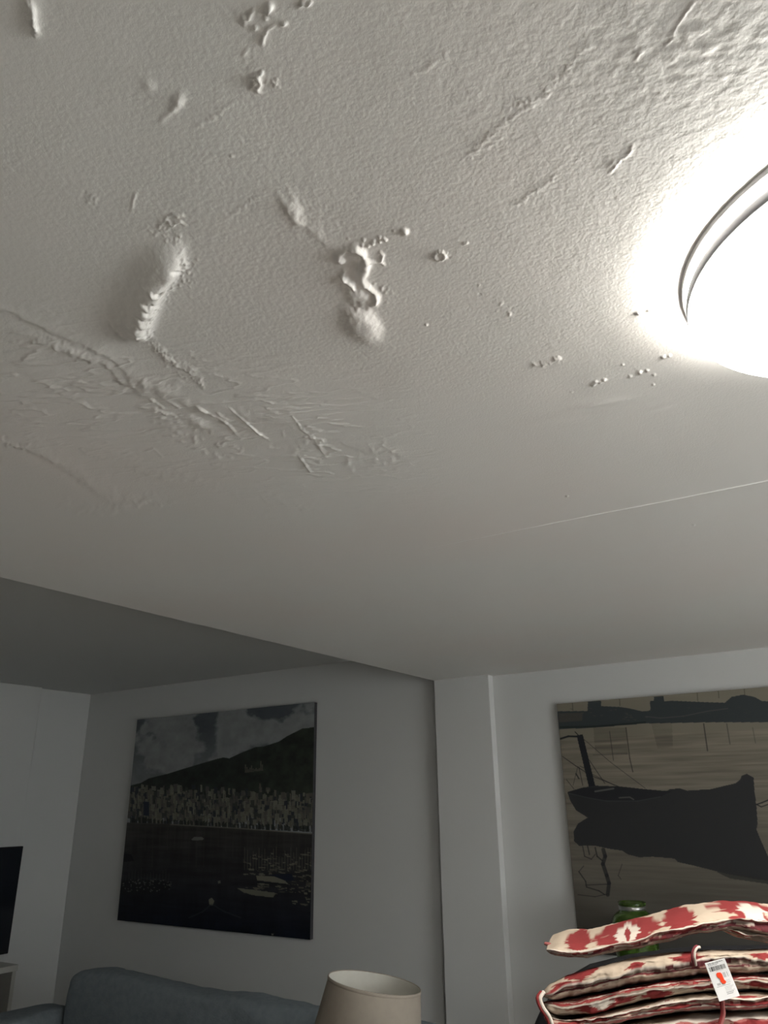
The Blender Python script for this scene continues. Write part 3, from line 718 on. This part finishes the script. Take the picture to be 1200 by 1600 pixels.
# ------------------------------------------------------------------ cushions on a tall cabinet
VH = np.array([-.29, .957]); VH /= np.hypot(*VH)        # level direction towards the stack
UH = np.array([VH[1], -VH[0]])
FD = 1.45
def on_f(x, y, dist=FD):
    d = ray(x, y); t = dist/(d[0]*VH[0]+d[1]*VH[1]); p = d*t
    return (p[0]*UH[0]+p[1]*UH[1], p[2]+CAMZ)           # along, height
def W3(a, dep, z): return np.stack([UH[0]*a+VH[0]*dep, UH[1]*a+VH[1]*dep, z+0*a], -1)
CREAM = np.array([.49, .40, .31]); RED = np.array([.235, .036, .036]); WHT = np.array([.60, .53, .46]); MAR = np.array([.11, .028, .032]); TAUPE = np.array([.19, .145, .115]); PINK = np.array([.38, .13, .12])
def cushion(label, top, bot, depth, blots, seed, xr=1330, tipx=None, front_fall=.35, dist=FD, seam=.45, stripes=None, crown=.010, lift=None, liftb=1., ff=.22, flip=False, group='striped red and cream cushions in the stack'):
    """top / bot: where the front face's upper and lower edge run"""
    top = np.array([on_f(x, y, dist) for x, y in top]); bot = np.array([on_f(x, y, dist) for x, y in bot])
    a0 = min(top[0, 0], bot[0, 0]); a1 = on_f(xr, 1500, dist)[0]
    ns, nt_ = 420, 132
    s = np.linspace(0, 1, ns); al = a0+(a1-a0)*s
    zt_ = np.interp(al, top[:, 0], top[:, 1]); zb_ = np.interp(al, bot[:, 0], bot[:, 1])
    ker = np.ones(15)/15
    zt_ = np.convolve(np.pad(zt_, 7, 'edge'), ker, 'valid'); zb_ = np.convolve(np.pad(zb_, 7, 'edge'), ker, 'valid')
    zm = (zt_+zb_)/2; ht = np.maximum((zt_-zb_)/2, .002)
    e = np.minimum(al-a0, a1-al); cap = np.sqrt(np.clip(1-(1-np.clip(e/.022, 0, 1))**2, 0.0, 1))
    th = np.linspace(0, 2*PI, nt_, endpoint=False)      # 0 = front, PI/2 = top, PI = back
    n = 3.6
    cy = np.sign(np.cos(th))*np.abs(np.cos(th))**(2/7.0); cz = np.sign(np.sin(th))*np.abs(np.sin(th))**(2/n)
    A = np.broadcast_to(al[:, None], (ns, nt_)).copy()
    TH_ = np.broadcast_to(th[None], (ns, nt_))
    hd = depth/2
    dep = dist+hd-cy[None]*hd*(.80+.20*cap[:, None])
    # front bulge is a half circle in section
    fr = np.cos(TH_) > 0
    Z = zm[:, None]+cz[None]*ht[:, None]*cap[:, None]
    Z = Z+np.clip(np.sin(TH_), 0, 1)*crown*np.sin(np.clip((dep-dist)/depth, 0, 1)*PI)
    back = np.clip((dep-dist)/depth, 0, 1)
    if lift is not None: Z = Z+lift*back*np.where(np.sin(TH_) < 0, liftb, 1)
    wr = fbm(A*26+seed, dep*20+TH_*1.2, seed, 4)-.5
    wr2 = fbm(A*70+seed*3, np.sin(TH_)*3+back*9, seed+5, 3)-.5
    Z += wr*.010*cap[:, None]*(.35+.65*np.abs(np.cos(TH_))); dep = dep+(wr+wr2*.5)*.010*np.where(fr, 1, .3)*cap[:, None]
    # puckers beside the seam
    vv_ = cz[None]*np.ones((ns, 1))*(-1 if flip else 1)                      # -1 bottom .. 1 top
    sm = seam+.25*(fbm(al*14+seed, al*0+2.2, seed+9, 3)[:, None]-.5)*2*.6
    dsm = vv_-sm
    frontm = (np.cos(TH_) > .0)
    piping = np.exp(-(dsm/.10)**2)*frontm*(back < .5)
    crease = np.exp(-((dsm+.33)/.16)**2)*frontm
    dep = dep-piping*.0045+crease*.004*(.6+.8*wr2)
    # colours
    t_ = np.arange(0)
    C = np.broadcast_to(CREAM, (ns, nt_, 3)).copy()
    px_ = np.interp(al, [on_f(x, 1500, dist)[0] for x in range(800, 1400, 20)], list(range(800, 1400, 20)))[:, None]
    w_ = np.where(frontm & (back < .12), sm+(1-vv_)*0+ (vv_-sm)/(1-sm+1e-6)*.25, .25+back*.75)  # 0..1 over the upper panel
    w_ = np.where(vv_ > sm, np.where(back > .02, ff+back*(1-ff), (vv_-sm)/(1.001-sm)*ff), 0)
    upper = (vv_ > sm) & ((np.sin(TH_) > -.2) | flip)
    comb = fbm(px_/60+seed+0*w_, w_*26+0*px_, seed+20, 3)-.5; fine = fbm(px_/9+0*w_, w_*60+0*px_, seed+21, 2)-.5
    for (bx, bw, bv, bh, kind) in blots:
        d_ = np.abs(px_-bx)/bw+np.abs(w_-bv)/bh+comb*.75+fine*.25
        k_ = np.clip((1-d_)*9, 0, 1)[..., None]
        colr = RED if kind == 'r' else (WHT if kind == 'w' else MAR)
        C = C*(1-k_)+colr*k_
    # side panel: stripes running along the cushion
    sp = stripes or [(.0, RED), (.16, WHT), (.26, MAR), (.55, TAUPE), (.78, RED), (.90, WHT), (1.0, MAR)]
    q = np.clip((sm-vv_)/(1+sm), 0, 1)+.10*(fbm(al*9+seed, al*0, seed+30, 3)[:, None]-.5)
    CS = np.zeros_like(C); 
    for i, (b0, cc) in enumerate(sp): CS[q >= b0] = cc
    CS[q < 0] = sp[0][1]
    segn = fbm(px_/26+seed+0*q, q*16, seed+31, 3)[..., None]
    CS = np.where(segn > .66, CS*.45+CREAM*.5, CS); CS = np.where(segn < .27, CS*.4+RED*.6, CS)
    C = np.where(upper[..., None], C, CS)
    pm = (piping > .45)[..., None]; C = np.where(pm, WHT*.95, C)
    under = (np.sin(TH_) < 0) & (back > .08)
    C = np.where(under[..., None], np.where((np.sin(dep*140)[..., None] > .1), RED, CREAM), C)
    P = W3(A, dep, Z)
    P = np.concatenate([P[:1].mean(1, keepdims=True)+0*P[:1], P, P[-1:].mean(1, keepdims=True)+0*P[-1:]], 0)
    C = np.concatenate([C[:1], C, C[-1:]], 0)
    c0 = W3(np.array([(a0+a1)/2]), dist+hd, float(zb_.mean()))[0]
    root = empty('cushion', tuple(c0))
    tag(root, label, 'cushion', group)
    o = pl(link('cover', grid_mesh('cover', P, C, closed_u=True), M_FAB, root, smooth=True), root)
    return root, (al, zm, ht, a0)

G1 = 'red and cream cushions in the stack'
# topmost, draped over the others
c_top, _ = cushion('topmost ikat cushion of the stack, white flower shapes, tilted up over the rest',
    [(852, 1486), (866, 1482), (905, 1480), (950, 1472), (1000, 1460), (1050, 1447), (1100, 1434), (1150, 1429), (1200, 1432), (1330, 1452)],
    [(852, 1489), (880, 1502), (920, 1500), (960, 1493), (1000, 1486), (1050, 1475), (1090, 1464), (1130, 1457), (1200, 1462), (1330, 1480)],
    .20, [(903, 24, .45, .75, 'r'), (985, 62, .42, .95, 'r'), (985, 21, .36, .42, 'w'), (985, 6, .34, .16, 'r'), (1072, 32, .45, .9, 'r'), (1185, 60, .6, .9, 'r'), (1192, 24, .35, .4, 'w')], 3, crown=.004, lift=.0,
    stripes=[(.0, PINK), (.12, RED), (.22, WHT), (.30, MAR), (.62, TAUPE), (.85, MAR)], group=G1)
# its pointed corner
tip = [W3(np.array([on_f(x, y)[0]]), FD+.05, on_f(x, y)[1])[0] for x, y in [(846, 1482), (853, 1484), (862, 1490), (874, 1494)]]
pl(tube('corner_tip', tip, .006, M_FAB, c_top, 10, 5, col=PINK*.8, taper=lambda t: .35+.8*t), c_top)
c_b, _ = cushion('second cushion from the top, its pointed corner showing below the topmost',
    [(1106, 1448), (1130, 1444), (1160, 1450), (1200, 1456), (1330, 1478)],
    [(1106, 1450), (1130, 1459), (1150, 1468), (1175, 1474), (1200, 1479), (1330, 1500)],
    .16, [(1135, 26, .5, .6, 'r'), (1230, 40, .2, .3, 'r')], 8, crown=.001, group=G1,
    stripes=[(.0, RED), (.16, WHT), (.28, TAUPE), (.7, RED), (.85, PINK)], dist=FD+.012)
SA = [(842, 1554), (850, 1541), (880, 1524), (920, 1512), (980, 1497), (1050, 1487), (1110, 1483), (1200, 1482), (1330, 1484)]
SB = [(842, 1562), (860, 1564), (900, 1557), (950, 1548), (1000, 1537), (1050, 1529), (1100, 1524), (1200, 1520), (1330, 1520)]
SCc = [(846, 1574), (870, 1592), (900, 1590), (950, 1580), (1000, 1568), (1060, 1556), (1100, 1552), (1200, 1549), (1330, 1549)]
SD = [(868, 1604), (900, 1608), (960, 1602), (1000, 1595), (1060, 1586), (1130, 1581), (1200, 1580), (1330, 1580)]
SE = [(868, 1662), (1330, 1662)]
def sh(l, d): return [(x, y+d) for x, y in l]
LF = -.055
c_A, infoA = cushion('bound cushion at the top of the lower pile, card tag hanging on its front', SA, SB, .30,
    [(872, 34, .10, .5, 'r'), (905, 32, .75, .6, 'r'), (992, 17, .25, .5, 'r'), (1078, 34, .5, .9, 'r'), (1190, 22, .35, .45, 'r')], 14, seam=.08, group=G1, ff=.92, lift=LF,
    stripes=[(.0, MAR), (.26, TAUPE), (.36, MAR), (.50, CREAM), (.85, CREAM*.9)], crown=0)
c_B, _ = cushion('cushion with a small white flower, directly below the one with the card tag', sh(SB, 2), sh(SCc, -1), .30,
    [(935, 62, .35, 1.0, 'r'), (935, 22, .25, .5, 'w'), (1020, 28, .5, .8, 'r'), (1092, 34, .2, .6, 'r'), (1180, 30, .4, .6, 'r')], 19, seam=-.15, group=G1, ff=.92, flip=True, lift=LF,
    stripes=[(.0, TAUPE), (.22, RED), (.48, WHT), (.60, RED), (.82, PINK), (.92, WHT)], crown=0)
c_C, _ = cushion('striped cushion, third down in the lower pile, cut by the bottom of the view', sh(SCc, 2), sh(SD, -1), .30,
    [(1000, 60, .1, .3, 'r'), (1150, 40, .1, .5, 'r')], 23, seam=.52, group=G1, ff=.92, lift=LF,
    stripes=[(.0, RED), (.20, CREAM), (.32, RED), (.52, MAR), (.58, WHT), (.68, PINK), (.85, TAUPE)], crown=0)
c_D, _ = cushion('lowest cushion of the pile in view, under three other red and cream ones', sh(SD, 2), SE, .30,
    [(1000, 60, .1, .2, 'r')], 29, seam=.75, group=G1, ff=.92, lift=-.045, liftb=0., crown=0,
    stripes=[(.0, PINK), (.12, RED), (.25, WHT), (.33, RED), (.60, TAUPE), (.8, RED)])
# tie straps
def fp(x, y, d): q = on_f(x, y, FD+d); return W3(np.array([q[0]]), FD+d, q[1])[0]
for off, cc in ((0, RED), (4, WHT)):
    pl(tube('tie_strap', [fp(846+off, 1550, -.004), fp(840+off, 1560, -.012), fp(845+off, 1575, -.014), fp(855+off, 1590, -.012), fp(862+off, 1612, -.010)], .0032, M_FAB, c_A, 8, 5, col=cc*.9), c_A)
for off, cc in ((0, MAR*1.6), (3.2, WHT)):
    pl(tube('tie_loop', [fp(1092+off*.3, 1480, -.004), fp(1087+off*.6, 1479+off*.5, -.010), fp(1082.5+off, 1487, -.013), fp(1082+off, 1497, -.013), fp(1084+off, 1508, -.006)], .0022, M_FAB, c_A, 8, 5, col=cc), c_A)
for off, cc in ((0, RED), (3.0, PINK)):
    pl(tube('tie_cord', [fp(1126+off, 1558, -.014), fp(1127+off, 1572, -.015), fp(1128+off, 1585, -.013), fp(1123+off, 1604, -.014), fp(1118+off, 1625, -.014)], .0024, M_FAB, c_A, 8, 5, col=cc), c_A)
# card tag
tg = [on_f(*q, FD-.024) for q in ((1101, 1505), (1132, 1497), (1156, 1556), (1124, 1565))]
tg = [W3(np.array([q[0]]), FD-.024, q[1])[0] for q in tg]
n_u, n_v = 90, 170
U_, V_ = np.meshgrid(np.linspace(0, 1, n_u), np.linspace(0, 1, n_v))
Pt = (tg[0]*((1-U_)*(1-V_))[..., None]+tg[1]*(U_*(1-V_))[..., None]+tg[2]*(U_*V_)[..., None]+tg[3]*((1-U_)*V_)[..., None])
nrm = np.array([-VH[0], -VH[1], 0.]); Pt = Pt-nrm*(.002*np.sin(V_*PI))[..., None]
Ct = np.full((n_v, n_u, 3), .80)
def rect(u0, u1, v0, v1, c):
    k = (U_ >= u0) & (U_ <= u1) & (V_ >= v0) & (V_ <= v1); Ct[k] = c
g2 = random.Random(8)
for j, (v0, u1) in enumerate([(.035, .86), (.065, .62), (.095, .55)]):
    x = .12
    while x < u1:
        wq = g2.uniform(.03, .09); rect(x, min(x+wq, u1), v0, v0+.014, .07); x += wq+.018
x = .10
while x < .90:
    wq = g2.choice([.008, .013, .022]); rect(x, x+wq, .135, .25, .05); x += wq+g2.choice([.008, .013])
rect(.35, .75, .268, .276, .3)
x = .64
while x < .86:
    wq = g2.choice([.008, .014]); rect(x, x+wq, .34, .47, .25); x += wq+.014
rect(.20, .36, .57, .63, .45)
for j in range(3): rect(.62-.1*j, .86, .55+.03*j, .556+.03*j, .30)
for j in range(6):
    rect(.48, .90-(j % 3)*.06, .70+.035*j, .708+.035*j, .12)
rect(.14, .80, .655, .663, .35)
price = pl(link('card_tag', grid_mesh('card_tag', Pt, Ct), M_TAG, c_A), c_A); price['label'] = 'white printed card tag with barcode'
pk = price.modifiers.new('thickness', 'SOLIDIFY'); pk.thickness = .0006; pk.offset = -1
def on_tag(u, v, out): return (tg[0]*(1-u)*(1-v)+tg[1]*u*(1-v)+tg[2]*u*v+tg[3]*(1-u)*v)+nrm*(out-.002*math.sin(v*PI))
def tagpoly(name, pts, out, material, parent):
    me = bpy.data.meshes.new(name); P3 = [on_tag(u, v, out) for u, v in pts]
    P4 = [on_tag(u, v, out-.0003) for u, v in pts]; n = len(pts)
    me.from_pydata([tuple(p) for p in P3+P4], [], [tuple(range(n))[::-1], tuple(range(n, 2*n))]+[(i, (i+1) % n, n+(i+1) % n, n+i) for i in range(n)])
    return link(name, me, material, parent)
st = tagpoly('sticker', [(.33, .34), (.40, .31), (.55, .32), (.60, .37), (.60, .52), (.66, .58), (.58, .62), (.46, .61), (.40, .54), (.42, .47), (.33, .42)], .0012, M_STICK, price)
st['label'] = 'bright orange price sticker'
for (u, v) in [(.40, .38), (.47, .40), (.44, .45), (.53, .46), (.50, .52), (.57, .56)]:
    pass

# black high-backed chair just behind the pile
BD = FD+.36
bc = [(832, 1640), (833, 1606), (842, 1586), (858, 1563), (885, 1534), (920, 1514), (980, 1499), (1050, 1489), (1110, 1485), (1200, 1484), (1290, 1486), (1335, 1500), (1352, 1540), (1360, 1640)]
cp = [on_f(x, y, BD) for x, y in bc]
cp[0] = (cp[0][0], .56); cp[-1] = (cp[-1][0], .56)
cab_top = min(on_f(868, 1662, FD)[1], on_f(1330, 1662, FD)[1])-.006
bp = empty('high_backed_chair', tuple(W3(np.array([0.]), BD+.25, 0.)[0]))
tag(bp, 'black high-backed padded chair just showing behind the left of the cushion pile', 'chair')
bm = bmesh.new()
fr = [bm.verts.new(tuple(W3(np.array([a_]), BD, z_)[0])) for a_, z_ in cp]
f = bm.faces.new(fr); ex = bmesh.ops.extrude_face_region(bm, geom=[f])
for v_ in [e_ for e_ in ex['geom'] if isinstance(e_, bmesh.types.BMVert)]: v_.co += Vector((VH[0], VH[1], 0))*.06
bmesh.ops.recalc_face_normals(bm, faces=bm.faces[:])
bmesh.ops.bevel(bm, geom=[e_ for e_ in bm.edges if len(e_.link_faces) == 2 and any(len(q.verts) > 4 for q in e_.link_faces)], offset=.008, segments=3, affect='EDGES', profile=.5)
me = bpy.data.meshes.new('backrest'); bm.to_mesh(me); bm.free()
pl(link('backrest', me, M_BLKFAB, bp), bp)
def fbox(name, a0, a1, d0, d1, z0, z1, material, parent):
    o = boxobj(name, a0, a1, d0, d1, z0, z1, material, None, bev=.004)
    R4 = Matrix(((UH[0], VH[0], 0, 0), (UH[1], VH[1], 0, 0), (0, 0, 1, 0), (0, 0, 0, 1)))
    o.data.transform(R4); o.parent = parent; return pl(o, parent)
cl_, cr_ = cp[1][0]+.02, cp[-2][0]-.02
fbox('seat', cl_, cr_, BD+.03, BD+.48, .44, .56, M_BLKFAB, bp)
for xa in (cl_+.01, cr_-.05):
    for da in (BD+.05, BD+.42): fbox('leg', xa, xa+.04, da, da+.04, 0, .44, M_BLACK, bp)
# tall cabinet that carries the pile (below the view)
cabr = empty('cabinet', tuple(W3(np.array([0.]), FD+.25, 0.)[0]), math.atan2(UH[1], UH[0]))
tag(cabr, 'tall dark wooden cabinet under the pile of red and cream cushions', 'cabinet')
ca0, ca1 = on_f(872, 1600)[0], on_f(1345, 1500)[0]
boxobj('body', ca0, ca1, -.24, .08, 0.05, cab_top-.02, M_DARKW, cabr, bev=.002)
boxobj('top_board', ca0-.0, ca1+.0, -.25, .09, cab_top-.02, cab_top, M_DARKW, cabr, bev=.002)
boxobj('plinth', ca0+.02, ca1-.02, -.22, .07, 0, .05, M_DARKW, cabr)
for sgn, xx in ((0, ca0+.01), (1, (ca0+ca1)/2+.003)):
    d_ = boxobj('door', xx, xx+(ca1-ca0)/2-.014, -.256, -.24, .07, cab_top-.03, M_DARKW, cabr, bev=.002)
    boxobj('knob', (ca0+ca1)/2+(-.03 if sgn == 0 else .02), (ca0+ca1)/2+(-.02 if sgn == 0 else .03), -.275, -.256, .6, .62, M_METAL, d_)
